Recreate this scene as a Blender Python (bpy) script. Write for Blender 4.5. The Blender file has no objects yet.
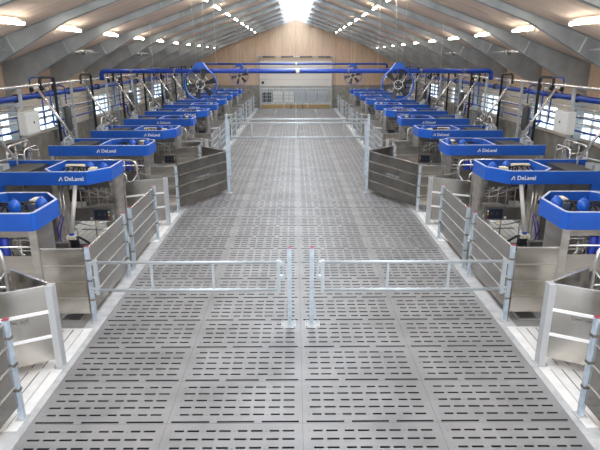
import bpy, bmesh, math, random
from mathutils import Vector, Matrix
random.seed(4)
C = bpy.context.scene.collection
PI = math.pi

# ------------------------------------------------------------------ materials
def mat(name, col, rough=.5, metal=0., noise=0., scale=6., emit=None, es=1., bump=0., stretch=(1,1,1), col2=None, spec=.5):
    m = bpy.data.materials.new(name); m.use_nodes = True
    nt = m.node_tree; b = nt.nodes['Principled BSDF']
    b.inputs['Base Color'].default_value = (*col, 1); b.inputs['Roughness'].default_value = rough
    b.inputs['Metallic'].default_value = metal; b.inputs['Specular IOR Level'].default_value = spec
    if emit: b.inputs['Emission Color'].default_value = (*emit, 1); b.inputs['Emission Strength'].default_value = es
    if noise or bump:
        tc = nt.nodes.new('ShaderNodeTexCoord'); mp = nt.nodes.new('ShaderNodeMapping'); mp.inputs['Scale'].default_value = stretch
        n = nt.nodes.new('ShaderNodeTexNoise'); n.inputs['Scale'].default_value = scale; n.inputs['Detail'].default_value = 5
        nt.links.new(tc.outputs['Object'], mp.inputs[0]); nt.links.new(mp.outputs[0], n.inputs['Vector'])
        r = nt.nodes.new('ShaderNodeValToRGB'); c2 = col2 or tuple(c*(1-noise) for c in col); c1 = tuple(min(1, c*(1+noise*.5)) for c in col)
        r.color_ramp.elements[0].position = .3; r.color_ramp.elements[1].position = .7
        r.color_ramp.elements[0].color = (*c2, 1); r.color_ramp.elements[1].color = (*c1, 1)
        nt.links.new(n.outputs['Fac'], r.inputs[0]); nt.links.new(r.outputs[0], b.inputs['Base Color'])
        if bump:
            bp = nt.nodes.new('ShaderNodeBump'); bp.inputs['Strength'].default_value = bump; bp.inputs['Distance'].default_value = .02
            nt.links.new(n.outputs['Fac'], bp.inputs['Height']); nt.links.new(bp.outputs[0], b.inputs['Normal'])
    return m
M = dict(
    steel=mat('stainless', (.72,.69,.65), .28, .95, .22, 1.6, stretch=(1,1,5)),
    sheet=mat('brushed_sheet', (.66,.625,.57), .22, 1., .25, 1.1, stretch=(1,1,2), bump=.06),
    channel=mat('channel_steel', (.47,.48,.49), .45, .3),
    gsheet=mat('gate_sheet', (.50,.475,.44), .24, 1., .25, 1.1, stretch=(1,1,2), bump=.06),
    dsteel=mat('dull_steel', (.27,.255,.235), .34, .9, .3, 2),
    galv=mat('galvanised', (.50,.58,.66), .45, .35, .22, 9),
    galv2=mat('galvanised_sheet', (.48,.52,.55), .5, .35, .15, 4),
    tube=mat('polished_tube', (.78,.77,.75), .25, .75, .1, 5),
    web=mat('frame_steel', (.40,.43,.45), .48, .55, .3, 1.3),
    flange=mat('frame_edge', (.17,.18,.2), .5, .5),
    blue=mat('blue_paint', (.010,.095,.48), .38, 0, .1, 3),
    pblue=mat('pipe_blue', (.006,.045,.32), .35, 0, .1, 3),
    rib=mat('rib_painted_glare', (.92,.92,.92), .35, .3),  # near-white colour paints specular glare onto the wedge barrier ribs
    armw=mat('arm_tube', (.92,.89,.84), .3, 0.),
    curtain=mat('blue_plastic', (.03,.06,.45), .45),
    trimc=mat('pale_edge', (.55,.60,.78), .5),
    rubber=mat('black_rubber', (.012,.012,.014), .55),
    dark=mat('dark_panel', (.012,.018,.035), .35),
    dgrey=mat('dark_grey', (.06,.062,.065), .5),
    white=mat('white_plastic', (.78,.78,.75), .45),
    cream=mat('cream_plastic', (.72,.66,.5), .5),
    red=mat('red_cap', (.30,.03,.06), .45),
    yellow=mat('yellow_label', (.75,.55,.05), .5),
    purple=mat('purple_hose', (.06,.04,.32), .45),
    cab=mat('cabinet_grey', (.66,.67,.65), .45),
    ink=mat('faint_ink', (.25,.24,.23), .6),
    conc=mat('concrete_wall', (.27,.255,.225), .85, 0, .3, 2.5, bump=.2),
    slab=mat('grey_slab', (.24,.24,.235), .75, 0, .2, 2.2, bump=.1),
    kerb=mat('kerb_concrete', (.41,.412,.415), .7, 0, .22, 5, bump=.1),
    groove=mat('grooved_concrete', (.68,.67,.65), .75, 0, .12, 4, bump=.1),
    gap=mat('groove_bottom', (.10,.12,.15), .8),
    mat_=mat('rubber_mat_floor', (.205,.202,.203), .5, 0, .28, 1.1, bump=.05, spec=.6),
    pit=mat('pit', (.01,.01,.01), .9),
    roof=mat('ceiling_board', (.80,.64,.53), .75, 0, .2, 1.4, stretch=(.35,6,1)),
    ply=mat('plywood', (.58,.43,.31), .7, 0, .12, 2, stretch=(5,1,.6)),
    wallp=mat('pale_wall_board', (.62,.57,.49), .75, 0, .06, 2),
    door=mat('door_panel', (.60,.56,.51), .5),
    tan=mat('tan_board', (.36,.25,.12), .8),
    lamp=mat('lamp_tube', (1,1,1), .5, emit=(1,.92,.78), es=34),
    exit=mat('exit_lit', (.3,.8,.5), .5, emit=(.35,1,.6), es=1.6),
    wframe=mat('window_frame', (.6,.6,.58), .5),
    ground=mat('outside_ground', (.3,.3,.28), .9),
)
def glassmat():
    m = bpy.data.materials.new('clear_pane'); m.use_nodes = True; nt = m.node_tree; nt.nodes.clear()
    o = nt.nodes.new('ShaderNodeOutputMaterial'); x = nt.nodes.new('ShaderNodeMixShader'); x.inputs[0].default_value = .08
    t = nt.nodes.new('ShaderNodeBsdfTransparent'); t.inputs[0].default_value = (.9,.95,.97,1); g = nt.nodes.new('ShaderNodeBsdfGlossy'); g.inputs['Roughness'].default_value = .03
    nt.links.new(t.outputs[0], x.inputs[1]); nt.links.new(g.outputs[0], x.inputs[2]); nt.links.new(x.outputs[0], o.inputs[0]); return m
def skymat():
    m = bpy.data.materials.new('translucent_skylight'); m.use_nodes = True; nt = m.node_tree; nt.nodes.clear()
    o = nt.nodes.new('ShaderNodeOutputMaterial'); x = nt.nodes.new('ShaderNodeMixShader'); x.inputs[0].default_value = .5
    t = nt.nodes.new('ShaderNodeBsdfTransparent'); t.inputs[0].default_value = (.93,.96,1,1); g = nt.nodes.new('ShaderNodeBsdfTranslucent'); g.inputs[0].default_value = (.93,.96,1,1)
    nt.links.new(t.outputs[0], x.inputs[1]); nt.links.new(g.outputs[0], x.inputs[2]); nt.links.new(x.outputs[0], o.inputs[0]); return m
M['glass'] = glassmat(); M['sky'] = skymat()

# ------------------------------------------------------------------ mesh builder
class MB:
    def __init__(s, sx=1, sy=1): s.v = []; s.f = []; s.sx = sx; s.sy = sy; s.smooth = []
    def add(s, vs, fs, smooth=False):
        n = len(s.v); s.v += [(p[0]*s.sx, p[1]*s.sy, p[2]) for p in vs]
        s.f += [tuple(i+n for i in f) for f in fs]; s.smooth += [smooth]*len(fs); return s
    def box(s, x0, x1, y0, y1, z0, z1):
        return s.add([(x0,y0,z0),(x1,y0,z0),(x1,y1,z0),(x0,y1,z0),(x0,y0,z1),(x1,y0,z1),(x1,y1,z1),(x0,y1,z1)],
              [(0,3,2,1),(4,5,6,7),(0,1,5,4),(1,2,6,5),(2,3,7,6),(3,0,4,7)])
    def bar(s, a, b, w, h, up=(0,0,1)):          # rectangular bar from a to b
        a = Vector(a); b = Vector(b); d = (b-a).normalized(); u = Vector(up)
        if abs(d.dot(u)) > .98: u = Vector((0,1,0))
        r = d.cross(u).normalized()*w/2; t = r.cross(d).normalized()*h/2
        vs = [a-r-t, a+r-t, a+r+t, a-r+t, b-r-t, b+r-t, b+r+t, b-r+t]
        return s.add([tuple(p) for p in vs], [(0,1,2,3),(7,6,5,4),(0,4,5,1),(1,5,6,2),(2,6,7,3),(3,7,4,0)])
    def tube(s, pts, r, n=8, bend=0.):
        P = [Vector(p) for p in pts]
        if bend:
            Q = [P[0]]
            for i in range(1, len(P)-1):
                a, b, c = P[i-1], P[i], P[i+1]; k = min(bend, (a-b).length*.48, (c-b).length*.48)
                p = b+(a-b).normalized()*k; q = b+(c-b).normalized()*k
                for t in (0,.25,.5,.75,1): Q.append(p*(1-t)**2+b*2*t*(1-t)+q*t*t)
            Q.append(P[-1]); P = Q
        rings = []; ref = None
        for i, p in enumerate(P):
            d = ((P[min(i+1,len(P)-1)]-P[max(i-1,0)])).normalized()
            if ref is None: ref = Vector((0,0,1)) if abs(d.z) < .9 else Vector((1,0,0))
            a = d.cross(ref).normalized(); b = a.cross(d).normalized(); ref = b
            rr = r[i] if isinstance(r, (list,tuple)) else r
            rings.append([tuple(p+a*math.cos(2*PI*k/n)*rr+b*math.sin(2*PI*k/n)*rr) for k in range(n)])
        vs = [q for R in rings for q in R]; fs = []
        for i in range(len(P)-1):
            for k in range(n): fs.append((i*n+k, i*n+(k+1)%n, (i+1)*n+(k+1)%n, (i+1)*n+k))
        s.add(vs, fs, True); m = len(s.v)-len(vs)
        s.f += [tuple(m+k for k in range(n))[::-1], tuple(m+(len(P)-1)*n+k for k in range(n))]; s.smooth += [False]*2
        return s
    def lathe(s, c, prof, n=14, axis='z'):       # prof: list of (r,h)
        vs = []
        for r, h in prof:
            for k in range(n):
                a = 2*PI*k/n; p = (r*math.cos(a), r*math.sin(a), h)
                if axis == 'y': p = (p[0], p[2], p[1])
                if axis == 'x': p = (p[2], p[0], p[1])
                vs.append((c[0]+p[0], c[1]+p[1], c[2]+p[2]))
        fs = [(i*n+k, i*n+(k+1)%n, (i+1)*n+(k+1)%n, (i+1)*n+k) for i in range(len(prof)-1) for k in range(n)]
        s.add(vs, fs, True); m = len(s.v)-len(vs)
        s.f += [tuple(m+k for k in range(n))[::-1], tuple(m+(len(prof)-1)*n+k for k in range(n))]; s.smooth += [False]*2
        return s
    def prism(s, poly, z0, z1):
        n = len(poly); vs = [(x,y,z0) for x,y in poly]+[(x,y,z1) for x,y in poly]
        return s.add(vs, [tuple(range(n))[::-1], tuple(range(n,2*n))]+[(i,(i+1)%n,n+(i+1)%n,n+i) for i in range(n)])
    def prism_y(s, poly, y0, y1):                # poly in (x,z)
        n = len(poly); vs = [(x,y0,z) for x,z in poly]+[(x,y1,z) for x,z in poly]
        return s.add(vs, [tuple(range(n)), tuple(range(n,2*n))[::-1]]+[(i,n+i,n+(i+1)%n,(i+1)%n) for i in range(n)])
    def strip(s, path, t, z0, z1, z0b=None):     # wall of thickness t along plan path
        for i in range(len(path)-1):
            a, b = path[i], path[i+1]
            s.bar((a[0],a[1],(z0+z1)/2), (b[0],b[1],(z0+z1)/2), t, z1-z0)
        return s
    def build(s, name, m, parent=None, loc=None):
        me = bpy.data.meshes.new(name); me.from_pydata(s.v, [], s.f)
        bm = bmesh.new(); bm.from_mesh(me); bmesh.ops.recalc_face_normals(bm, faces=bm.faces); bm.to_mesh(me); bm.free()
        me.polygons.foreach_set('use_smooth', s.smooth); me.materials.append(M[m]); me.update()
        o = bpy.data.objects.new(name, me); C.objects.link(o)
        if parent: o.parent = parent
        if loc: o.location = loc
        return o
def tag(o, label=None, cat=None, group=None, kind=None):
    if label: o['label'] = label
    if cat: o['category'] = cat
    if group: o['group'] = group
    if kind: o['kind'] = kind
    return o
def thing(name, label, cat, loc=(0,0,0), group=None):
    o = bpy.data.objects.new(name, None); o.empty_display_size = .2; C.objects.link(o); o.location = loc
    return tag(o, label, cat, group)
kids = {}
def dup(root, loc, label):
    def cp(o, par):
        c = o.copy(); C.objects.link(c)
        if par: c.parent = par
        for ch in [q for q in allobs if q.parent == o]: cp(ch, c)
        return c
    allobs = descend(root); r = cp(root, None); r.location = loc; r['label'] = label; return r
def descend(root):
    out = []; st = [root]
    while st:
        o = st.pop(); ch = list(o.children); out += ch; st += ch
    return out
def struct(o, ): return tag(o, kind='structure')
ORD = ['nearest','second','third','fourth','fifth','sixth','seventh','eighth','ninth','tenth','eleventh','twelfth','thirteenth','fourteenth','fifteenth','sixteenth','seventeenth','eighteenth','nineteenth','twentieth','twenty-first','twenty-second','twenty-third','twenty-fourth','twenty-fifth']
SIDE = {-1:'left', 1:'right'}
def text_mesh(name, body, size, m, parent, loc, rot, ext=.002):
    cu = bpy.data.curves.new(name, 'FONT'); cu.body = body; cu.size = size; cu.extrude = ext; cu.align_x = 'CENTER'; cu.align_y = 'CENTER'; cu.offset = size*.02
    t = bpy.data.objects.new('tmp', cu); C.objects.link(t); bpy.context.view_layer.update()
    dg = bpy.context.evaluated_depsgraph_get(); me = bpy.data.meshes.new_from_object(t.evaluated_get(dg)); bpy.data.objects.remove(t)
    me.materials.clear(); me.materials.append(M[m])
    o = bpy.data.objects.new(name, me); C.objects.link(o); o.parent = parent; o.location = loc; o.rotation_euler = rot
    return o

PER = 7.3; HW = 3.5
YEND = 51.7; YB = -7.0; XW = 10.5
# ------------------------------------------------------------------ floor
def slatted_floor():
    V = []; F = []; D = []
    def q(x0,x1,y0,y1,z=0.):
        n = len(V); V.extend([(x0,y0,z),(x1,y0,z),(x1,y1,z),(x0,y1,z)]); F.append((n,n+1,n+2,n+3))
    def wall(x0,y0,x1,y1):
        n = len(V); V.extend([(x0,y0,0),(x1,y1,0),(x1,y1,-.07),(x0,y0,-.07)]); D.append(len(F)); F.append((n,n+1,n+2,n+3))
    dy = .95; y = 5.90-3*dy; sw = .0165
    PW = 1.75
    seam = [(.05,.54),(.64,1.12),(1.22,1.70)]
    P = [(.10+.199*i, .10+.199*i+.152) for i in range(8)]
    Q = [(.13+.40*i+o0, .13+.40*i+o1) for i in range(4) for o0, o1 in ((0,.12),(.165,.31))]
    rows = [(.03,seam),(.18,Q),(.335,P),(.49,Q),(.645,P),(.80,Q)]
    while y < YEND-.3:
        for k in range(4):
            X = -3.5+PW*k; prev = y
            q(X, X, y, y)
            for vy, sl in rows:
                a = y+vy-sw; b = y+vy+sw
                if b > YEND: continue
                q(X+.0015, X+PW-.0015, prev, a)
                c = X+.0015
                for s0, s1 in sl:
                    q(c, X+s0, a, b); c = X+s1
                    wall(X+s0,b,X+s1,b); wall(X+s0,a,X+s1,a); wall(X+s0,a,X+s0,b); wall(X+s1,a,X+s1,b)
                q(c, X+PW-.0015, a, b); prev = b
            q(X+.0015, X+PW-.0015, prev, min(y+dy-.004, YEND))
        y += dy
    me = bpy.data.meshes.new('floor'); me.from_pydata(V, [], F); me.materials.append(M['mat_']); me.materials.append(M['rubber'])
    for i in D: me.polygons[i].material_index = 1  # black on the slot walls paints the shade inside the slots
    o = bpy.data.objects.new('floor', me); C.objects.link(o); struct(o)
slatted_floor()
struct(MB().box(-3.5,3.5,2,YEND,-.5,-.42).build('floor_pit', 'pit'))
# raised marks on the mats, one stuff object
b = MB(); y = 5.90-.95
while y < 20:
    for k in range(4):
        for i in range(4):
            for r in (.18,.49,.80):
                x = -3.5+1.75*k+.085+.40*i; b.box(x-.014,x+.014,y+r-.016,y+r+.016,-.002,.004)
    y += .95
tag(b.build('grip_stud','mat_'),'small raised grip marks moulded into the grey slatted rubber floor','floor marking',kind='stuff')
for s in (-1,1):
    nm = SIDE[s]
    struct(MB(s).box(3.5,3.78,-2,YEND,-.1,.012).build('trim_kerb_'+nm,'kerb'))
    struct(MB(s).box(3.78,XW,-2,YEND,-.1,0).build('floor_'+nm,'slab'))
    # grooved light slabs by each entrance and under each stall
    b = MB(s); g = MB(s)
    def grooved(u0,u1,y0,y1,z=.014,p=.165,w=.022,cuts=()):
        ys = [y0]+list(cuts)+[y1]
        g.box(u0+.01,u1-.01,y0+.01,y1-.01,-.05,z-.008)
        for j in range(len(ys)-1):
            a = ys[j]; c = ys[j+1]; u = u0
            b.box(u0,u1,a,a+.05,0,z); b.box(u0,u1,c-.05,c,0,z)
            while u < u1-.02:
                v = min(u+p-w,u1); b.box(u,v,a+.05,c-.05,0,z); u += p
    for k in range(-1,6):
        grooved(3.6,6.2,5.75+PER*k,8.45+PER*k,cuts=(7.15+PER*k,),z=.018)
        grooved(4.75,7.2,9.0+PER*k,9.95+PER*k)
        if 12.4+PER*k < 45: grooved(4.75,7.2,12.3+PER*k,13.4+PER*k)
    o = b.build('floor_grooved_'+nm,'groove'); struct(o); struct(g.build('floor_groove_bed_'+nm,'gap'))

# ------------------------------------------------------------------ walls and roof
def roofz(u): return 8.0-.355*abs(u)
for s in (-1,1):
    nm = SIDE[s]
    struct(MB(s).box(XW,XW+.2,YB,YEND+.2,-.1,1.5).build('wall_'+nm+'_base','conc'))
    w = MB(s); y = YB; wins = [(y0, y0+2.6) for y0 in (13.2,17.6,22.0,28.6,34.8,41.0)]
    w.box(XW,XW+.12,YB,YEND+.2,1.5,1.62); w.box(XW,XW+.12,YB,YEND+.2,2.62,3.0)
    c = YB
    for a,e in wins: w.box(XW,XW+.12,c,a,1.62,2.62); c = e
    w.box(XW,XW+.12,c,YEND+.2,1.62,2.62)
    struct(w.build('wall_'+nm,'wallp'))
    struct(MB(s).box(XW,XW+.12,YB,YEND+.2,3.0,roofz(XW)+.02).build('wall_'+nm+'_upper','ply'))
    for i,(a,e) in enumerate(wins):
        t = tag(bpy.data.objects.new('window_%d'%(i+1+(0 if s<0 else 6)),None),kind='structure'); C.objects.link(t); t.location=(s*XW,a,1.62)
        f = MB(s)
        for v in (0,.87,1.73,2.55): f.box(-.02,.06,v,v+.05,0,1.0)
        for z in (0,.47,.95): f.box(-.02,.06,0,2.6,z,z+.04)
        f.build('window_frame','wframe',t); MB(s).box(.03,.04,.02,2.58,.02,.98).build('window_pane','glass',t)
    # roof
    r = MB(s); T=.12
    r.add([(1.0,YB,roofz(1.0)),(XW+.2,YB,roofz(XW+.2)),(XW+.2,YEND+.2,roofz(XW+.2)),(1.0,YEND+.2,roofz(1.0)),
           (1.0,YB,roofz(1)+T),(XW+.2,YB,roofz(XW+.2)+T),(XW+.2,YEND+.2,roofz(XW+.2)+T),(1.0,YEND+.2,roofz(1)+T)],
          [(0,3,2,1),(4,5,6,7),(0,1,5,4),(1,2,6,5),(2,3,7,6),(3,0,4,7)])
    struct(r.build('ceiling_'+nm,'roof'))
    k = MB(s); k.add([(0,YB,8.03),(1.02,YB,roofz(1)+.04),(1.02,YEND+.2,roofz(1)+.04),(0,YEND+.2,8.03)],[(0,1,2,3)])
    struct(k.build('window_%d'%(13 if s<0 else 14),'sky'))
# far gable wall with its door opening
DX = 3.35
g = MB(); D0 = YEND; D1 = YEND+.2
for s in (-1,1):
    q = MB(s); q.prism_y([(DX,2.1),(XW,2.1),(XW,roofz(XW)),(DX,roofz(DX))],D0,D1); struct(q.build('wall_far_'+SIDE[s],'ply'))
    q = MB(s); q.box(DX,XW,D0-.08,D1,-.1,2.1); struct(q.build('wall_far_base_'+SIDE[s],'conc'))
q = MB(); q.prism_y([(-DX,4.2),(DX,4.2),(DX,roofz(DX)),(1,roofz(1)),(0,8.0),(-1,roofz(1)),(-DX,roofz(DX))],D0,D1); struct(q.build('wall_far_gable','ply'))
b = MB()
for i in range(-8,9): 
    x = i*1.22
    if abs(x) < DX+.05: b.box(x-.008,x+.008,D0-.012,D0,4.3,roofz(x)-.05)
    else: b.box(x-.008,x+.008,D0-.012,D0,2.12,roofz(x)-.05)
struct(b.build('trim_1','flange'))
# sectional door, raised part way
d = tag(bpy.data.objects.new('door_1',None),kind='structure'); C.objects.link(d); d.location=(0,D0-.12,2.0)
b = MB()
for i in range(4): b.box(-DX+.05,DX-.05,-.05,0,.03+.56*i,.03+.56*i+.54)
b.build('door_leaf','door',d)
b = MB()
for i in range(5): b.box(-DX+.05,DX-.05,-.065,-.052,.0+.56*i,.03+.56*i)
b.build('door_seam','web',d)
b = MB(); b.box(-DX-.04,-DX+.05,-.1,.0,-2,2.5); b.box(DX-.05,DX+.04,-.1,.0,-2,2.5); b.build('door_track','web',d)
b = MB(); b.tube([(-DX-.1,-.1,2.6),(DX+.1,-.1,2.6)],.035); 
for x in (-DX-.15,DX+.05): b.box(x,x+.1,-.18,0,2.4,2.8)
b.build('door_shaft','galv2',d)
b = MB()
for i in range(4): b.lathe((-DX+.35+i*1.68,-.1,2.6),[(.07,0),(.07,1.1)],10,'x')
b.build('door_spring','flange',d)
b = MB(); b.box(-DX+.2,-DX+.42,-.075,-.06,.2,.42); b.build('door_handle','rubber',d)
# behind the door
struct(MB().box(-12,12,YEND+.2,YEND+9,-.2,-.02).build('floor_outside','ground'))
struct(MB().box(-5,5,YEND+5.5,YEND+5.7,0,4).build('wall_outside','conc'))
struct(MB().box(-3.3,3.3,YEND-.35,YEND-.22,0,.36).build('trim_2','tan'))
# feed fence in door opening
t = thing('feed_fence','galvanised feed fence with toothed top rail across the far doorway','fence',(0,YEND-.55,0))
b = MB(); b.box(-3.3,3.3,-.03,.03,1.78,1.86); b.box(-3.3,3.3,-.03,.03,.52,.58)
for i in range(24):
    x = -3.2+i*.278; b.box(x-.04,x+.04,-.06,-.03,1.66,1.9)
b.build('rail','galv2',t)
for x in (-3.25,-1.1,0,1.1,3.25): MB().box(x-.035,x+.035,-.035,.035,0,1.86).build('post','galv2',t)
b = MB()
for i in range(34):
    x = -3.2+i*.194; b.tube([(x,0,.58),(x,0,1.78)],.014,5)
b.build('bars','galv2',t)
for i in range(6):
    x = -2.75+i*1.06; lt = i in (0,1,2)
    t = thing('steel_pen_panel','%s crate of stacked metal panels behind the far fence'%['leftmost dark','second pale','third pale','fourth grey','fifth grey','rightmost grey'][i],'crate',(x,YEND+.9,-.02),'metal crates beyond the far doorway')
    b = MB(); b.box(-.46,.46,-.3,.3,.5,1.5) if i else b.box(-.4,.4,-.3,.3,.4,1.4); b.build('crate_body',['dgrey','white','white','galv2','galv2','galv2'][i],t)
    b = MB()
    for z in (.5,.83,1.16,1.5): b.box(-.48,.48,-.34,-.3,z-.02,z+.02)
    for u in (-.47,0,.47): b.box(u-.02,u+.02,-.34,-.3,0,1.55)
    b.box(-.48,-.44,.3,.34,0,1.5); b.box(.44,.48,.3,.34,0,1.5); b.build('crate_frame','galv2',t)
for i,x in enumerate((-.45,.62)):
    t = thing('drop_bolt','black drop bolt foot standing %s of the middle post of the far fence'%('left','right')[i],'bolt',(x,YEND-.75,0))
    MB().box(-.05,.05,-.05,.05,0,.03).build('foot','rubber',t); MB().tube([(0,0,.03),(0,0,.4)],.03,8).build('rod','rubber',t)
t = thing('exit_sign','small glowing green exit sign on the far wall, left side','sign',(-9.9,YEND-.16,2.0))
MB().box(-.28,.28,0,.07,0,.3).build('housing','white',t); MB().box(-.25,.25,-.01,0,.03,.27).build('lit_face','exit',t)

# ------------------------------------------------------------------ roof frames
FY = [12.15+3.85*k for k in range(-3,11)]
def frame(y, i):
    t = thing('roof_frame','galvanised steel roof frame spanning the barn, %s from the camera'%ORD[i],'roof beam',(0,y,0),'galvanised roof frames')
    for s in (-1,1):
        w = MB(s); zt = -.02
        prof = [(0,8.0+zt),(XW-.12,roofz(XW-.12)+zt),(XW-.12,3.2),(8.41,4.38),(6.41,5.48),(0,7.76)]
        w.prism_y(prof,-.012,.012)
        f = w.build('rafter','web',t)
        fl = MB(s)
        for a,b_ in ((3,2),(4,3),(5,4)):
            p = prof[b_]; q = prof[a]; fl.bar((q[0],0,q[1]),(p[0],0,p[1]),.16,.02)
        fl.bar((0,0,7.97),(XW-.12,0,roofz(XW-.12)-.03),.16,.015)
        fl.build('flange','web',f)
        sp = MB(s); sp.bar((7.95,0,4.66),(8.12,0,roofz(8.12)-.06),.15,.03,(1,0,0)); sp.bar((4.6,0,6.12),(4.66,0,roofz(4.66)-.05),.12,.02,(1,0,0))
        sp.build('splice_plate','galv2',f)
        c = MB(s); c.box(XW-.4,XW-.12,-.08,.08,0,3.25); c.build('column','web',t)
    return t
f0 = frame(FY[1],0)
for i,y in enumerate(FY[2:]):
    if y < YEND-.3: dup(f0,(0,y,0),'galvanised steel roof frame spanning the barn, %s from the camera'%ORD[i+1])
# ------------------------------------------------------------------ lamps
def lamp(s,y,u,row,i):
    t = thing('ceiling_lamp','lit tube lamp, %s of the %s row on the %s ceiling'%(ORD[i],row,SIDE[s]),'lamp',(s*u,y,roofz(u)-.17),'lit tube lamps under the ceiling')
    b = MB(s); b.box(-.035,.035,-.78,.78,.075,.10); b.tube([(0,-.5,.1),(0,-.5,.19)],.01,6); b.tube([(0,.5,.1),(0,.5,.19)],.01,6); b.build('housing','white',t)
    MB(s).lathe((0,-.76,.03),[(.02,0),(.04,.02),(.04,1.50),(.02,1.52)],10,'y').build('diffuser','lamp',t)
    return t
for s in (-1,1):
    for row,u in (('lower',7.1),('upper',3.5)):
        ys = [14.2+3.85*k for k in range(-2,10)]
        i = 0; L0 = None
        for y in ys:
            if row=='upper' and y < 20: 
                pass
            if y < 10 and row=='lower' or y>YEND-1: continue
            lb = 'lit tube lamp, %s of the %s row on the %s ceiling'%(ORD[i],row,SIDE[s])
            if L0 is None: L0 = lamp(s,y,u,row,i)
            else: dup(L0,(s*u,y,roofz(u)-.17),lb)
            i += 1
# brace tubes between frames
for s in (-1,1):
    for i,k in enumerate((3,5,7)):
        y0 = FY[k]+.1
        t = thing('roof_strut','%s short metal strut clipped between two roof frames, %s side'%(ORD[i],SIDE[s]),'strut',(s*8.15,y0,4.72),'struts between the roof frames')
        MB(s).tube([(0,0,0),(0,.9,.0),(0,1.1,.02),(0,2.6,.02),(0,2.8,0),(0,3.65,0)],[.04,.04,.06,.06,.045,.045],8).build('strut_tube','tube',t)
        MB(s).box(-.06,.06,-.06,0,-.1,.1).build('bracket','flange',t)
        MB(s).box(-.07,.07,1.75,1.9,-.12,.09).build('clamp','flange',t)

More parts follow.
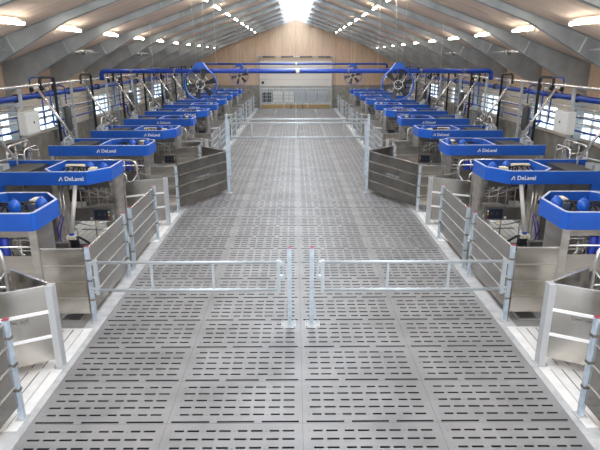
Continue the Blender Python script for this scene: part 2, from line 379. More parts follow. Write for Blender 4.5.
# ------------------------------------------------------------------ milking robots
def robot(s, m, loc, label, grp):
    t = thing('milking_robot',label,'milking robot',loc,grp)
    N = lambda: MB(s,m)
    b = N(); path = [(2.92,-.75),(.06,-.75),(0,-.68),(0,.22),(.40,.75),(2.92,.75)]
    b.strip(path,.025,1.72,2.02)
    fas = b.build('fascia','blue',t)
    b = N(); b.strip([(1.42,-.735),(.07,-.735),(.02,-.67),(.02,.215),(.41,.735),(1.18,.735),(1.45,.42),(1.42,-.735)],.04,2.021,2.033); b.strip([(1.42,-.75),(2.92,-.75)],.03,2.021,2.028); b.strip([(1.2,.75),(2.92,.75)],.03,2.021,2.028)
    b.build('top_edge','trimc',fas)
    b = N(); b.strip([(1.42,-.72),(1.45,.42),(1.18,.73)],.02,1.82,2.02); b.build('cross_panel','blue',fas)
    # logo on the face that looks at the camera
    uc = 1.2 if m > 0 else .72
    x = s*uc; yy = -.764
    text_mesh('logo_lettering','DeLaval',.135,'white',fas,(x+.05,yy,1.865),(PI/2,0,0))
    l = MB(); l.add([(x-.315,yy,1.82),(x-.285,yy,1.82),(x-.245,yy,1.885),(x-.235,yy,1.82),(x-.21,yy,1.82),(x-.235,yy,1.912),(x-.255,yy,1.912)],[(0,1,2,6),(2,3,4,5),(2,5,6)]) 
    l.build('logo_mark','white',fas)
    l = MB(); l.box(x-.262,x-.235,yy-.002,yy+.002,1.845,1.868); l.build('logo_dot','red',fas)
    # inner deck and equipment
    N().prism([(.06,-.68),(1.45,-.68),(1.45,.68),(.43,.68),(.06,.2)],1.74,1.76).build('deck','dgrey',t)
    for (u,v) in ((.62,-.12),(.22,.05)) :
        q = N().lathe((u,v,1.76),[(.05,0),(.1,.04),(.105,.22),(.09,.28),(.05,.33),(.02,.34)],14).build('blue_bottle','blue',t)
        N().tube([(u,v,2.08),(u,v,2.12)],.02,6).build('cap','blue',q)
    N().lathe((.85,-.42,1.93),[(.05,0),(.06,.02),(.06,.45),(.05,.47)],12,'x').build('white_canister','cream',t)
    b = N(); 
    for i in range(5): b.box(.85+.1*i,.91+.1*i,-.6,-.1,1.76,1.86)
    b.build('valve_bank','steel',t)
    N().box(.3,.52,.12,.4,1.76,1.95).build('pump_block','steel',t); N().box(.75,.95,.3,.5,1.76,1.9).build('motor_block','dsteel',t)
    b = N(); b.box(.33,.48,.15,.38,1.95,2.03); b.build('connector_block','cream',t)
    b = N()
    for i in range(7):
        a = (.25+.09*i,.3-.05*i,1.78); c = (.55+.13*i,-.3+.06*i,1.78)
        b.tube([a,(a[0]+.03,a[1]-.05,1.98+.01*(i%3)),((a[0]+c[0])/2+.1,(a[1]+c[1])/2,2.0+.015*(i%2)),c],.014,6,.08)
    b.build('black_hoses','rubber',t)
    # rear cabinet
    rc = N().box(1.9,2.85,-.7,.70,1.5,1.90).build('rear_cabinet','dsteel',t)
    N().box(1.88,2.5,-.66,.68,1.90,1.96).build('cabinet_lid','dgrey',rc)
    b = N(); b.box(2.6,2.78,-.2,.1,1.9,2.05); b.box(2.62,2.8,.2,.45,1.9,2.1); b.tube([(2.55,-.5,1.9),(2.55,-.5,2.15),(2.75,.3,2.15),(2.75,.3,1.9)],.02,8,.05); b.build('valve_block','galv2',rc)
    N().box(2.30,2.92,.72,.775,1.40,1.72).build('side_cover','blue',rc)
    # tip column and corner posts
    b = N(); b.box(.02,.05,-.62,-.12,.05,1.72); b.build('tip_panel','steel',t)
    b = N(); b.box(0,.14,-.73,-.65,0,1.72); b.build('corner_post','steel',t)
    b = N(); b.box(.03,.10,-.10,-.04,0,1.72); b.build('corner_post','steel',t)
    b = N(); b.box(2.8,2.9,-.73,-.63,0,1.72); b.build('rear_post','steel',t)
    b = N(); b.box(2.8,2.9,.63,.73,0,1.5); b.build('rear_post','steel',t)
    b = N(); b.box(2.28,2.33,.63,.73,0,1.5); b.build('rear_post','steel',t)
    # outer stall side
    N().box(.14,2.8,-.725,-.70,1.60,1.72).build('header_sheet','sheet',t)
    N().box(.14,2.8,-.73,-.70,.95,1.27).build('side_sheet','sheet',t)
    b = N(); b.tube([(.14,-.70,1.42),(2.8,-.70,1.42)],.02,8); 
    for u in (.75,1.7): b.tube([(u,-.69,1.28),(u,-.69,1.6)],.02,8)
    b.tube([(.14,-.7,.55),(2.8,-.7,.55)],.022,8); b.build('side_rail','tube',t)
    b = N()
    for i in range(6 if m > 0 else 0): b.lathe((.62+i*.125,-.60,1.02),[(.05,0),(.06,.02),(.06,.52),(.05,.54)],10)
    if m > 0:
        b.build('blue_tank','curtain',t); N().box(.55,1.35,-.69,-.53,.98,1.02).build('tank_shelf','steel',t)
    # stall bars (far side bars seen through)
    b = N()
    for z in (.5,1.12,1.28,1.48): b.tube([(.12,-.50,z),(1.1,-.50,z)],.012,6)
    for u in (.2,.42,.64,.86,1.08): b.tube([(u,-.50,.5),(u,-.50,1.6)],.014,6)
    b.tube([(.2,-.58,1.1),(.9,-.3,1.5)],.014,6); b.tube([(.3,-.58,1.0),(1.1,-.3,1.45)],.014,6)
    b.build('stall_bars','steel',t)
    N().box(.14,.95,.0,.06,1.50,1.70).build('inner_header','dsteel',t)
    # body cabinet
    cb = N().box(1.28,2.2,-.25,.62,.05,1.70).build('body_cabinet','dsteel',t)
    N().box(1.24,1.28,-.2,.6,.1,1.68).build('cabinet_door','steel',cb)
    b = N(); b.tube([(1.06,.55,.3),(1.06,.55,1.7)],.022,8); b.tube([(1.16,.5,.3),(1.16,.5,1.7)],.018,8); b.tube([(1.2,.58,.4),(1.2,.58,1.55)],.012,6)
    b.build('arm_column','steel',t)
    N().box(1.02,1.24,.45,.62,.28,.32).build('column_foot','steel',t)
    # arm hanging down
    arm = N().tube([(.72,.60,1.72),(.95,.62,.50)],.048,12).build('robot_arm','armw',t)
    N().tube([(.945,.62,.53),(.95,.62,.47)],.053,12).build('arm_collar','curtain',arm)
    N().box(.84,1.06,.56,.70,.38,.47).build('gripper','white',arm)
    b = N(); b.box(.86,.90,.70,.705,.40,.44); b.box(.97,1.01,.70,.705,.40,.44); b.build('warning_label','yellow',arm)
    b = N()
    for i in range(4):
        u = .86+.055*i; b.tube([(u,.62,.38),(u-.03,.60,.28),(u+.01,.58,.14)],[.03,.035,.022],8)
    b.tube([(.80,.6,.42),(.68,.55,.32),(.6,.5,.22),(.5,.5,.2)],.028,8,.05); b.tube([(.84,.66,.44),(.72,.6,.38),(.66,.5,.26)],.022,8,.05)
    b.build('teat_cups','rubber',arm)
    b = N(); b.tube([(1.14,.5,.9),(1.2,.62,.6),(1.24,.64,.35),(1.1,.6,.2)],.016,8,.1); b.tube([(1.18,.5,.95),(1.27,.66,.6),(1.2,.62,.25)],.014,8,.1)
    b.build('purple_hose','purple',t)
    N().lathe((1.2,.64,1.22),[(.02,0),(.05,.01),(.05,.08),(.02,.09)],10).build('black_regulator','rubber',t)
    N().box(1.17,1.22,.69,.70,1.25,1.29).build('red_button','red',t)
    # console beam
    cn = N().box(.0,.92,.42,.52,.80,1.10).build('console','dsteel',t)
    N().box(.92,.96,.42,.54,.55,1.15).build('console_post','tube',cn)
    N().box(.03,.40,.52,.532,.83,1.07).build('display','dark',cn)
    b = N(); b.box(.12,.17,.532,.536,.93,.98); b.box(.25,.30,.532,.536,.93,.98); b.build('dial','dgrey',cn)
    b = N(); b.box(.035,.065,.532,.54,.85,.90); b.build('red_button','red',cn)
    b = N(); b.box(.035,.065,.532,.54,.92,.96); b.build('yellow_button','yellow',cn)
    b = N(); b.box(.035,.065,.532,.54,.99,1.04); b.box(.45,.50,.52,.525,.83,.88); b.build('white_label','white',cn)
    # lower manger rails, swing plate, feet
    b = N(); b.tube([(.1,.1,.05),(.1,.1,.8),(.55,.1,.8),(.55,.1,.05)],.02,8,.05); b.tube([(.1,.1,.45),(.9,.1,.45)],.018,8); b.tube([(.92,.35,.02),(.92,.35,.8)],.02,8)
    b.tube([(.15,.3,.72),(.5,.5,.66),(.9,.35,.7)],.016,8,.1); b.build('manger_rail','tube',t)
    N().lathe((.35,.44,.63),[(.02,0),(.05,.03),(.05,.06),(.02,.09)],10).build('cream_knob','cream',t)
    N().box(.25,1.9,.15,.55,.015,.09).build('black_mat','dgrey',t)
    b = N(); b.prism([(.15,-.05),(.7,-.05),(.6,-.35),(.2,-.35)],.62,1.0); b.build('feed_trough','steel',t)
    return t
i = {}
for s in (-1,1):
    n = 0; pa = {}
    for k in range(6):
        for m in (1,-1):
            y = (9.42 if m > 0 else 12.86)+PER*k
            if m < 0 and k == 5: continue
            lb = 'blue-topped steel milking robot, %s from the camera in the %s row'%(ORD[n],SIDE[s]); n += 1
            loc = (s*4.45,y,0)
            if m not in pa: pa[m] = robot(s,m,loc,lb,'milking robots along both sides of the aisle')
            else: dup(pa[m],loc,lb)

# ------------------------------------------------------------------ fences along the aisle
def post(s,u,y,label,h=1.42,grp='galvanised posts of the aisle fences',base=True):
    t = thing('fence_post',label,'post',(s*u,y,.012),grp)
    MB().box(-.033,.033,-.033,.033,0.01,h).build('post_tube','galv',t)
    MB().box(-.035,.035,-.035,.035,h,h+.010).build('red_cap','red',t)
    for z in (.42,.78,1.16): MB().box(-.042,.042,-.042,.042,z,z+.035).build('clamp','dsteel',t)
    MB().box(-.07,.07,-.07,.07,0,.012).build('foot_plate','kerb',t)
    return t
def panel(name,a,b_,z0,z1,label,cat,grp,parent=None,m='sheet',planks=4):
    a = Vector(a); b_ = Vector(b_); loc = (a.x,a.y,0); d = b_-a
    t = thing(name,label,cat,loc,grp) if not parent else None
    if parent: o0 = a-Vector(parent.location[:2])
    else: o0 = Vector((0,0))
    e = o0+d; h = (z1-z0)/planks; p = MB(); r = MB(); c = MB()
    for i in range(planks):
        p.bar((o0.x,o0.y,z0+h*(i+.5)),(e.x,e.y,z0+h*(i+.5)),.022,h-.012)
    nrm = Vector((-d.y,d.x)).normalized()*.013
    for i in range(1,planks):
        for q in (1,-1): r.bar((o0.x+nrm.x*q,o0.y+nrm.y*q,z0+h*i),(e.x+nrm.x*q,e.y+nrm.y*q,z0+h*i),parent and .02 or .012,parent and .045 or .02)
    c.bar((o0.x,o0.y,z1+.006),(e.x,e.y,z1+.006),.03,.014)
    P = parent or t
    pl = p.build('plank_sheet',m,P); r.build('joint_rib',('rib' if planks==3 else 'sheet') if parent else 'steel',pl); c.build('top_edge','tube',pl)
    return t or pl
FG = 'steel plank gates lining the aisle'
for s in (-1,1):
    sd = SIDE[s]; np_ = 0; ng = 0
    def PL(): 
        global cnt
    posts = []; gates = []
    for k in range(-1,6):
        o = PER*k
        V = (k == 1)
        ys = [6.01+o, 8.71+o, 10.78+o, 11.19+o]
        for j,y in enumerate(ys):
            if y < 5.5 or y > YEND-1: continue
            if V and j in (2,): continue
            if k == 1 and j == 1: y = 15.91
            if k == 1 and j == 3: y = 19.6
            if k == 2 and j == 0: y = 20.61
            posts.append(y)
        seq = []
        if k == 1:
            gates.append(((3.66,19.72),(3.66,20.55)))
        else:
            gates.append(((3.66,8.76+o),(3.66,10.74+o)))
            if k != 1: gates.append(((3.66,11.23+o),(3.66,min(13.27+o,YEND-.5))))
    for n,y in enumerate(sorted(posts)):
        post(s,3.65 if y != 19.6 else 3.55,y,'%s galvanised post with red cap along the %s aisle fence'%(ORD[n],sd))
    n = 0
    for a,b_ in gates:
        if b_[1] < 5 : continue
        panel('plank_gate',(s*a[0],a[1]),(s*b_[0],b_[1]),.22,1.38,'%s stainless plank gate lining the %s edge of the aisle'%(ORD[n],sd),'gate',FG,m='gsheet'); n += 1
    # cross panels to robot tips, wedge barriers, tube gates
    for k in range(0,6):
        o = PER*k
        y = 8.66+o if k != 1 else 15.96
        panel('steel_partition',(s*3.70,y),(s*4.42,y),.2,1.4,'%s steel cross partition from %s aisle fence to robot tip'%(ORD[k],sd),'partition','cross partitions beside the robots')
        if k != 5: panel('steel_partition',(s*(3.62),13.62+o-.0 if k != 0 else 13.62),(s*4.42,13.62+o),.2,1.4,'%s steel partition closing the gap behind a paired robot, %s side'%(ORD[k],sd),'partition','partitions behind the paired robots') if k == 1 else None
    for k in range(-0,7):
        o = PER*k
        if o+7.25 > YEND-1: continue
        t = thing('wedge_barrier','%s V-shaped steel entrance barrier with wide channel post, %s side'%(ORD[k],sd),'barrier',(s*3.63,7.25+o,.018),'V-shaped entrance barriers')
        MB(s).box(-.03,.07,-.07,.07,0,1.34).build('channel_post','channel',t)
        MB(s).box(-.05,.09,-.09,.09,0,.012).build('foot_plate','kerb',t)
        a = panel('x',(s*3.70,7.2+o),(s*5.1,6.47+o),.15,1.34,'','','',parent=t,planks=3); a.name = 'front_sheet'
        a2 = panel('x',(s*3.70,7.3+o),(s*4.5,7.83+o),.15,1.34,'','','',parent=t,planks=3); a2.name = 'rear_sheet'
        text_mesh('lettering','Landholm ApS',.085,'ink',a,(s*.5,-.305-.018,.845),(PI/2,0,-s*math.atan(.73/1.4)),.001)
        t = thing('tube_gate','%s bent tube cow gate behind the entrance barrier, %s side'%(ORD[k],sd),'gate',(s*4.55,7.75+o,.0),'bent tube cow gates')
        b = MB(s); b.tube([(0,0,0),(0,0,1.75),(1.1,.1,1.75),(1.1,.1,0)],.026,10,.18); b.build('rear_hoop','tube',t)
        b = MB(s); b.tube([(.12,-.62,0),(.12,-.62,1.5),(.75,-.62,1.5),(.75,-.62,0)],.022,10,.1); b.tube([(.12,-.62,1.15),(.75,-.62,1.15)],.015); b.build('front_hoop','tube',t)
        b = MB(s); b.tube([(0,0,1.35),(.12,-.62,1.05)],.018); b.tube([(.9,.09,1.74),(.75,-.62,1.45)],.018); b.tube([(0,0,.8),(.12,-.62,.6)],.018); b.build('link_tube','tube',t)
        b = MB(s); b.box(.28,.36,-.1,.02,1.0,1.2); b.box(.2,.27,-.3,-.2,.9,1.25); b.build('air_cylinder','rubber',t)
        b = MB(s); b.tube([(0,0,1.1),(1.1,.1,1.1)],.018); b.tube([(.36,0,1.1),(.36,0,.3)],.015); b.tube([(.2,-.25,1.1),(.2,-.1,1.1)],.015); b.tube([(0,0,.5),(1.1,.1,.5)],.018); b.build('cross_tube','tube',t)
        b = MB(s); b.tube([(.2,-.62,1.1),(.2,-.25,1.1)],.015); b.build('pivot_tube','tube',t)
        t = thing('floor_drain','%s black floor drain grate beside the aisle, %s side'%(ORD[k],sd),'drain',(s*4.12,8.9+o,.0),'black floor drains')
        fr = MB(s).box(-.2,.2,-.16,.16,0,.008).build('rim','kerb',t); b = MB(s); b.box(-.17,.17,-.13,.13,.008,.010); b.build('opening','pit',t)
        b = MB(s)
        for i in range(7): b.box(-.17+.05*i,-.145+.05*i,-.13,.13,.010,.016)
        b.build('grate','dsteel',t)
# V panels by the lifting gate
for s in (-1,1):
    sd = SIDE[s]
    t = thing('funnel_barrier','dark plank barrier jutting into the aisle to the tall %s gate post'%sd,'barrier',(s*3.6,15.97,.012))
    a = panel('x',(s*3.6,16.0),(s*2.47,18.3),.12,1.44,'','','',parent=t); a.name = 'front_sheet'; a.data.materials[0] = M['dsteel']
    a2 = panel('x',(s*2.47,18.45),(s*3.46,19.5),.12,1.44,'','','',parent=t); a2.name = 'rear_sheet'; a2.data.materials[0] = M['dsteel']
    ang = math.atan2(18.3-16.0, -s*(3.6-2.47)*1.0)
    dx = s*(2.47-3.6); dy = 2.3; th = math.atan2(dy,dx); 
    if s > 0: th += PI
    # lettering faces the camera side of the sheet
    text_mesh('lettering','Landholm ApS',.12,'galv2',a,(dx*.5,1.1+ -.035,.88),(PI/2,0,th if s<0 else th-0),.001)
    panel('steel_partition',(s*3.62,19.64),(s*4.42,19.64),.2,1.4,'steel cross partition just beyond the tall %s gate post'%sd,'partition','cross partitions beside the robots')

# ------------------------------------------------------------------ near swing gates
for s in (-1,1):
    sd = SIDE[s]
    t = thing('gate_post','%s of the two free-standing gate posts in mid aisle'%sd,'post',(s*.19,8.58,0),'free-standing gate posts')
    MB().box(-.035,.035,-.035,.035,.012,1.44).build('post_tube','galv',t); MB().box(-.037,.037,-.037,.037,1.44,1.45).build('red_cap','red',t)
    MB(s).box(-.11,.15,-.13,.13,0,.012).build('base_plate','white',t).data.materials[0] = M['kerb']
    b = MB(s)
    for a in (-.08,.12):
        for c in (-.1,.1): b.lathe((a,c,.012),[(.016,0),(.016,.03)],6)
    b.build('bolt','galv2',t)
    t = thing('tube_gate','%s swing gate of two galvanised rails across the near aisle'%sd,'gate',(s*3.5,8.62,0),'near swing gates')
    b = MB(s); L = 3.12
    b.tube([(0,0,1.17),(-L,0,1.17)],.028,10); b.tube([(0,0,.66),(-L,0,.66)],.028,10); b.build('rail','galv2',t)
    for u in (0,): MB(s).box(u-.03,u+.03,-.03,.03,.58,1.22).build('upright','galv2',t)
    for u in (-.95,-2.0): MB(s).box(u-.02,u+.02,-.015,.015,.66,1.17).build('upright','galv2',t)
    MB(s).box(-L-.03,-L+.03,-.03,.03,.60,1.2).build('end_upright','galv2',t)
    b = MB(s); b.box(-L-.11,-L-.02,-.04,.04,1.12,1.18); b.box(-L-.11,-L-.02,-.04,.04,.88,.93); b.box(-L-.10,-L-.07,-.045,.045,.88,1.18); b.build('latch','galv2',t)
    b = MB(s); b.box(0,.12,-.02,.02,1.13,1.17); b.box(0,.12,-.02,.02,.66,.70); b.build('hinge','galv2',t)
# lifting gate further in
t = thing('lifting_gate','tall galvanised lifting gate across the aisle between two funnel barriers','gate',(0,18.38,0))
for s in (-1,1):
    f = MB(s).box(2.36,2.43,-.035,.035,.012,2.62).build('tall_post','galv',t); MB(s).box(2.28,2.5,-.1,.1,0,.012).build('foot_plate','kerb',f)
    MB(s).lathe((2.395,0,2.62),[(.05,0),(.06,.03),(.03,.07),(.01,.09)],10).build('pulley_cap','galv2',f)
    MB(s).box(2.30,2.345,-.03,.03,.62,2.45).build('slide_tube','galv',t)
MB().tube([(-2.36,0,2.53),(2.36,0,2.53)],.025,8).build('top_rail','galv2',t)
b = MB(); b.tube([(-2.3,0,2.40),(2.3,0,2.40)],.03,8); b.tube([(-2.3,0,1.92),(2.3,0,1.92)],.03,8); b.build('gate_rail','galv2',t)
for x in (-1.55,0,1.55): MB().tube([(x,0,1.92),(x,0,2.40)],.022,8).build('upright','galv2',t)

# ------------------------------------------------------------------ pipe rack behind the robots
UR = 7.85
for s in (-1,1):
    sd = SIDE[s]
    tag(MB(s).tube([(UR,-1,3.72),(UR,49.5,3.72)],.04,10).build('support_rail','tube'),'long round steel support rail high above the %s robots'%sd,'rail')
    t = thing('vacuum_pipe','thick blue pipe running the length of the barn, %s side'%sd,'pipe',(s*8.35,0,3.35))
    MB(s).tube([(0,-2,0),(0,50.5,0)],.085,14).build('pipe_run','pblue',t)
    for y in [12.9,16.4,17.9]+[20.3+2.9*i for i in range(10)]: MB(s).lathe((0,y,0),[(.12,0),(.125,.06),(.125,.16),(.12,.22)],12,'y').build('coupling','rubber',t)
    for nm2,(u,z,r,m) in {'lower':(8.3,2.42,.03,'pblue'),'upper':(8.3,2.85,.025,'tube'),'middle':(8.45,2.62,.025,'tube'),'thin':(8.5,3.05,.018,'tube'),'bottom':(8.25,2.15,.03,'dsteel'),'outer':(8.6,2.75,.022,'pblue')}.items():
        tag(MB(s).tube([(u,-1,z),(u,49.5,z)],r,8).build('service_pipe',m),'%s small %s service pipe running behind the %s robots'%(nm2,'blue' if m=='pblue' else 'steel',sd),'pipe')
    p0 = None
    for i,k in enumerate(range(-1,9)):
        y = 15.7+3.66*k
        lb = '%s galvanised rack post behind the %s robots'%(ORD[i],sd)
        if p0 is None:
            t = thing('rack_post',lb,'post',(s*UR,y,0),'galvanised rack posts'); p0 = t
            MB(s).box(-.04,.04,-.03,.03,0,3.68).build('post_tube','galv2',t)
            b = MB(s)
            for z in (2.15,2.42,2.62,2.85,3.05): b.box(.05,.85,-.02,.02,z-.055,z-.03)
            b.box(.05,.6,-.03,.03,3.2,3.26); b.build('bracket','galv2',t)
            MB(s).box(-.08,.08,-.08,.08,0,.015).build('foot_plate','galv2',t)
        else: dup(p0,(s*UR,y,0),lb)
    b0 = None
    for i,k in enumerate(range(-1,9)):
        y = 16.75+3.66*k
        lb = '%s slanting tube brace from the support rail down to a %s robot'%(ORD[i],sd)
        if b0 is None:
            b0 = thing('slanting_brace',lb,'brace',(s*UR,y,3.66),'slanting tube braces')
            MB(s).tube([(0,0,0),(-.95,0,-1.52)],.038,10).build('brace_tube','tube',b0)
            MB(s).box(-.05,.05,-.05,.05,-.05,.02).build('clamp','white',b0)
        else: dup(b0,(s*UR,y,3.66),lb)
    h0 = None
    for i,k in enumerate(range(0,9)):
        y = 17.7+3.25*k if k < 2 else 17.7+3.25+3.66*(k-1)
        lb = '%s black rubber hose looping over the rail, %s side'%(ORD[i],sd)
        if h0 is None:
            h0 = thing('black_hose',lb,'hose',(s*7.7,y,2.1),'black looping hoses')
            MB(s).tube([(0,0,-2.1),(0,0,1.83),(.12,-.72,1.83),(.12,-.72,1.5)],.045,10,.14).build('hose_loop','rubber',h0)
            MB(s).box(-.07,.07,-.07,.07,-2.1,-2.0).build('hose_end','dsteel',h0)
        elif k*3.66+17 < 45: dup(h0,(s*7.7,y,2.1),lb)
    v0 = None
    for i,k in enumerate((0,1,2,3)):
        y = 17.45+7.3*k
        lb = '%s blue pipe arch with valves above the thick blue pipe, %s side'%(ORD[i],sd)
        if v0 is None:
            v0 = thing('valve_arch',lb,'pipework',(s*8.35,y,3.35),'blue valve arches')
            MB(s).tube([(0,0,.08),(0,0,.55),(0,1.6,.55),(0,1.6,.08)],.025,8,.1).build('arch_pipe','pblue',v0)
            b = MB(s); b.tube([(0,.7,.55),(0,.7,-.9)],.025,8); b.tube([(-.1,1.1,.1),(-.1,1.1,-1.0),(-.5,1.1,-1.2)],.025,8,.06); b.build('drop_pipe','pblue',v0)
            for yy,zz in ((0,.2),(1.6,.2),(.7,.2),(1.1,.18)): MB(s).lathe((-.03,yy,zz-.07),[(.03,0),(.07,.02),(.07,.1),(.05,.14)],8).build('valve','rubber',v0)
            MB(s).lathe((-.12,.9,.12),[(.02,0),(.06,.02),(.06,.1),(.02,.12)],8).build('gauge','white',v0)
        else: dup(v0,(s*8.35,y,3.35),lb)
    c0 = None
    for i,k in enumerate((0,1,2,3)):
        y = 18.25+7.3*k
        lb = '%s dark steel milk filter cylinder hanging behind the %s robots'%(ORD[i],sd)
        if c0 is None:
            c0 = thing('filter_cylinder',lb,'cylinder',(s*7.62,y,2.15),'hanging dark cylinders')
            MB(s).lathe((0,0,0),[(.05,0),(.11,.06),(.12,.12),(.12,.74),(.10,.80),(.04,.84)],14).build('shell','dgrey',c0)
            b = MB(s); b.tube([(0,0,.9),(0,0,1.45),(.2,0,1.5)],.02,8,.05); b.build('top_pipe','pblue',c0)
            b = MB(s); b.tube([(0,0,0),(0,0,-.25),(-.1,0,-.4),(-.1,0,-2.15)],.03,8,.1); b.tube([(.15,.02,.3),(.15,.02,-.1),(.05,.02,-.15)],.02,8,.05); b.build('bottom_pipe','tube',c0)
        else: dup(c0,(s*7.62,y,2.15),lb)
    # blue drop pipe and grey duct beside the robots
    d0 = None
    for i,k in enumerate(range(0,4)):
        y = 19.0+7.3*k; lb = '%s bent blue drop pipe behind the %s robots'%(ORD[i],sd)
        if d0 is None:
            d0 = thing('drop_pipe',lb,'pipe',(s*7.95,y-.4,0),'blue drop pipes')
            MB(s).tube([(.4,0,2.42),(0,0,2.42),(0,0,2.0),(-.25,0,1.7),(-.25,0,.2)],.035,8,.1).build('pipe_run','pblue',d0)
            MB(s).box(-.32,-.18,-.06,.06,0,.2).build('pipe_foot','dsteel',d0)
        else: dup(d0,(s*7.95,y-.4,0),lb)
    # small handrails behind robots
    r0 = None
    for i in range(7):
        y = 14.3+PER*i-PER
        if y > 48: continue
        lb = '%s looped tube handrail behind the %s robots'%(ORD[i],sd)
        if r0 is None:
            r0 = thing('handrail',lb,'railing',(s*7.72,y,0),'looped handrails behind the robots')
            b = MB(s); b.tube([(0,0,0),(0,0,2.25),(0,1.3,2.25),(0,1.3,0)],.03,8,.2); b.tube([(.0,.45,0),(.0,.45,2.25)],.025); b.tube([(-.35,.2,0),(-.35,.2,2.15),(-.35,1.0,2.15),(-.35,1.0,0)],.025,8,.15)
            b.tube([(0,0,1.9),(0,1.3,1.9)],.02); b.tube([(0,.2,2.05),(-.35,.2,2.0)],.02); b.tube([(0,1.0,2.05),(-.35,1.0,2.0)],.02); b.build('rail_tube','tube',r0)
            b = MB(s); b.lathe((-.2,.6,2.05),[(.06,0),(.09,.05),(.09,.2),(.05,.25)],10); b.box(-.3,-.1,.35,.5,1.9,2.1); b.tube([(-.35,.6,2.05),(0,.6,2.05)],.03); b.build('actuator','dsteel',r0)
        else: dup(r0,(s*7.72,y,0),lb)
    # control cabinet
    t = thing('control_cabinet','light grey control cabinet mounted on a rack post, %s side'%sd,'cabinet',(s*7.72,15.7,2.42),'control cabinets')
    bd = MB(s).box(-.13,.07,-.42,.42,0,.62).build('body','cab',t); bd.location.y = -.0
    MB(s).box(-.145,-.13,-.40,.40,.02,.60).build('door','cab',t); MB(s).box(-.16,-.145,.02,.06,.28,.34).build('lock','rubber',t)
# fascia-mounted cabinet sits in front of the post
# ------------------------------------------------------------------ cross ducts and fans
for i,(y,z,xe,r) in enumerate(((22.3,4.0,7.75,.088),(45.0,4.04,7.3,.075))):
    t = thing('cross_duct','%s blue pipe crossing the barn overhead on wires'%('nearer','farther')[i],'duct',(0,y,z),'overhead blue cross pipes')
    MB().tube([(-xe,0,-.35),(-xe,0,0),(xe,0,0),(xe,0,-.35)],r,16,.16).build('pipe_run','pblue',t)
    for x in ([-6.6,-4.9,-2.0,2.0,4.9,6.6] if i == 0 else [-5,-2,2,5]): MB().lathe((x,0,0),[(r+.02,0),(r+.02,.07)],14,'x').build('coupling','flange',t)
    MB().lathe((-.05,0,0),[(r+.025,0),(r+.025,.14)],14,'x').build('joint_sleeve','cream',t)
    for x in ((-5.7,-3.2,3.2,5.7) if i == 0 else (-4.6,-1.5,1.5,4.6)): MB().tube([(x,0,r+.01),(x,0,roofz(x)-z-.02)],.006,5).build('hanger_wire','white',t)
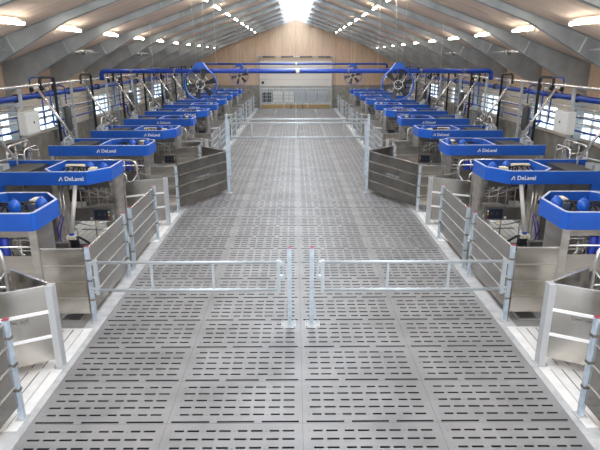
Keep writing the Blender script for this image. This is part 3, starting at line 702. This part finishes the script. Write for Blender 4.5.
def fan(x,y,z,r,label):
    t = thing('ring_fan',label,'fan',(x,y,z),'blue ring fans hung over the rows')
    b = MB(); n = 36
    prof = [(r,-.12),(r+.03,-.12),(r+.03,.12),(r,.12)]
    vs = []; fs = []
    for k in range(n):
        a = 2*PI*k/n
        for rr,h in prof: vs.append((rr*math.cos(a),h,rr*math.sin(a)))
    for k in range(n):
        for j in range(4): fs.append((k*4+j,k*4+(j+1)%4,((k+1)%n)*4+(j+1)%4,((k+1)%n)*4+j))
    b.add(vs,fs,True); b.build('ring','blue',t)
    b = MB(); b.prism_y([(-r*.62,r*.80),(-.13,r*1.36),(.13,r*1.36),(r*.62,r*.80),(.3*r,r*1.0),(-.3*r,r*1.0)],-.10,.10); b.build('hanger_hood','blue',t)
    m = MB().lathe((0,-.1,0),[(.05,0),(.1,.02),(.1,.26),(.07,.3)],16,'y').build('motor','dgrey',t)
    b = MB()
    for k in range(16):
        a0 = 2*PI*k/16; a1 = 2*PI*(k+1)/16; b.tube([(.17*math.cos(a0),-.13,.17*math.sin(a0)),(.17*math.cos(a1),-.13,.17*math.sin(a1))],.014,6)
    for k in range(4):
        a = PI/4+k*PI/2; b.tube([(.08*math.cos(a),-.1,.08*math.sin(a)),(.18*math.cos(a),-.13,.18*math.sin(a))],.01,5)
    b.build('hub_guard','white',m)
    for k in range(6):
        a = 2*PI*k/6+.2; ca, sa = math.cos(a), math.sin(a)
        def P(rad,off,yy): return (rad*ca-off*sa, yy, rad*sa+off*ca)
        b = MB(); v = [P(.09,-.04,.05),P(.09,.04,-.03),P(r*.95,.13,-.05),P(r*.95,-.09,.08)]; v2 = [(p[0],p[1]+.01,p[2]) for p in v]
        b.add(v+v2,[(0,1,2,3),(7,6,5,4),(0,4,5,1),(1,5,6,2),(2,6,7,3),(3,7,4,0)]); b.build('blade','dgrey',t)
    b = MB()
    for k in range(3):
        a = PI/2+2*PI*k/3; b.tube([(.09*math.cos(a),.1,.09*math.sin(a)),(r*math.cos(a),.1,r*math.sin(a))],.012,6)
    b.build('strut','dsteel',t)
    for q in (-.1,.1): MB().tube([(q,0,r*1.34),(q*2.2,0,roofz(x)-z-.02)],.005,5).build('hanger_wire','white',t)
fan(-3.77,21.85,3.52,.60,'blue ring fan hanging over the left row, the nearer one')
fan(3.95,21.85,3.50,.60,'blue ring fan hanging over the right row, the nearer one')
fan(-3.93,39,3.32,.60,'blue ring fan hanging over the left row, the farther one')
fan(3.95,39,3.32,.60,'blue ring fan hanging over the right row, the farther one')

# ------------------------------------------------------------------ light, camera
w = bpy.data.worlds.new('World'); bpy.context.scene.world = w; w.use_nodes = True
w.node_tree.nodes['Background'].inputs[0].default_value = (.86,.93,1,1); w.node_tree.nodes['Background'].inputs[1].default_value = 3.0
L = bpy.data.lights.new('skylight_daylight','AREA'); L.shape='RECTANGLE'; L.size = 1.7; L.size_y = 57; L.energy = 4200; L.color = (.93,.97,1)
o = bpy.data.objects.new('skylight_daylight',L); C.objects.link(o); o.location=(0,22,8.6)
cam = bpy.data.cameras.new('Camera'); cam.sensor_width = 36; cam.lens = 540/600*36; cam.clip_end = 200
co = bpy.data.objects.new('Camera',cam); C.objects.link(co); co.location = (-.09,0,4.5)
co.rotation_euler = (math.radians(90-17.2),0,-math.atan(5/540)); bpy.context.scene.camera = co
vs = bpy.context.scene.view_settings; vs.view_transform = 'Standard'; vs.look = 'None'; vs.exposure = 0; vs.gamma = 1
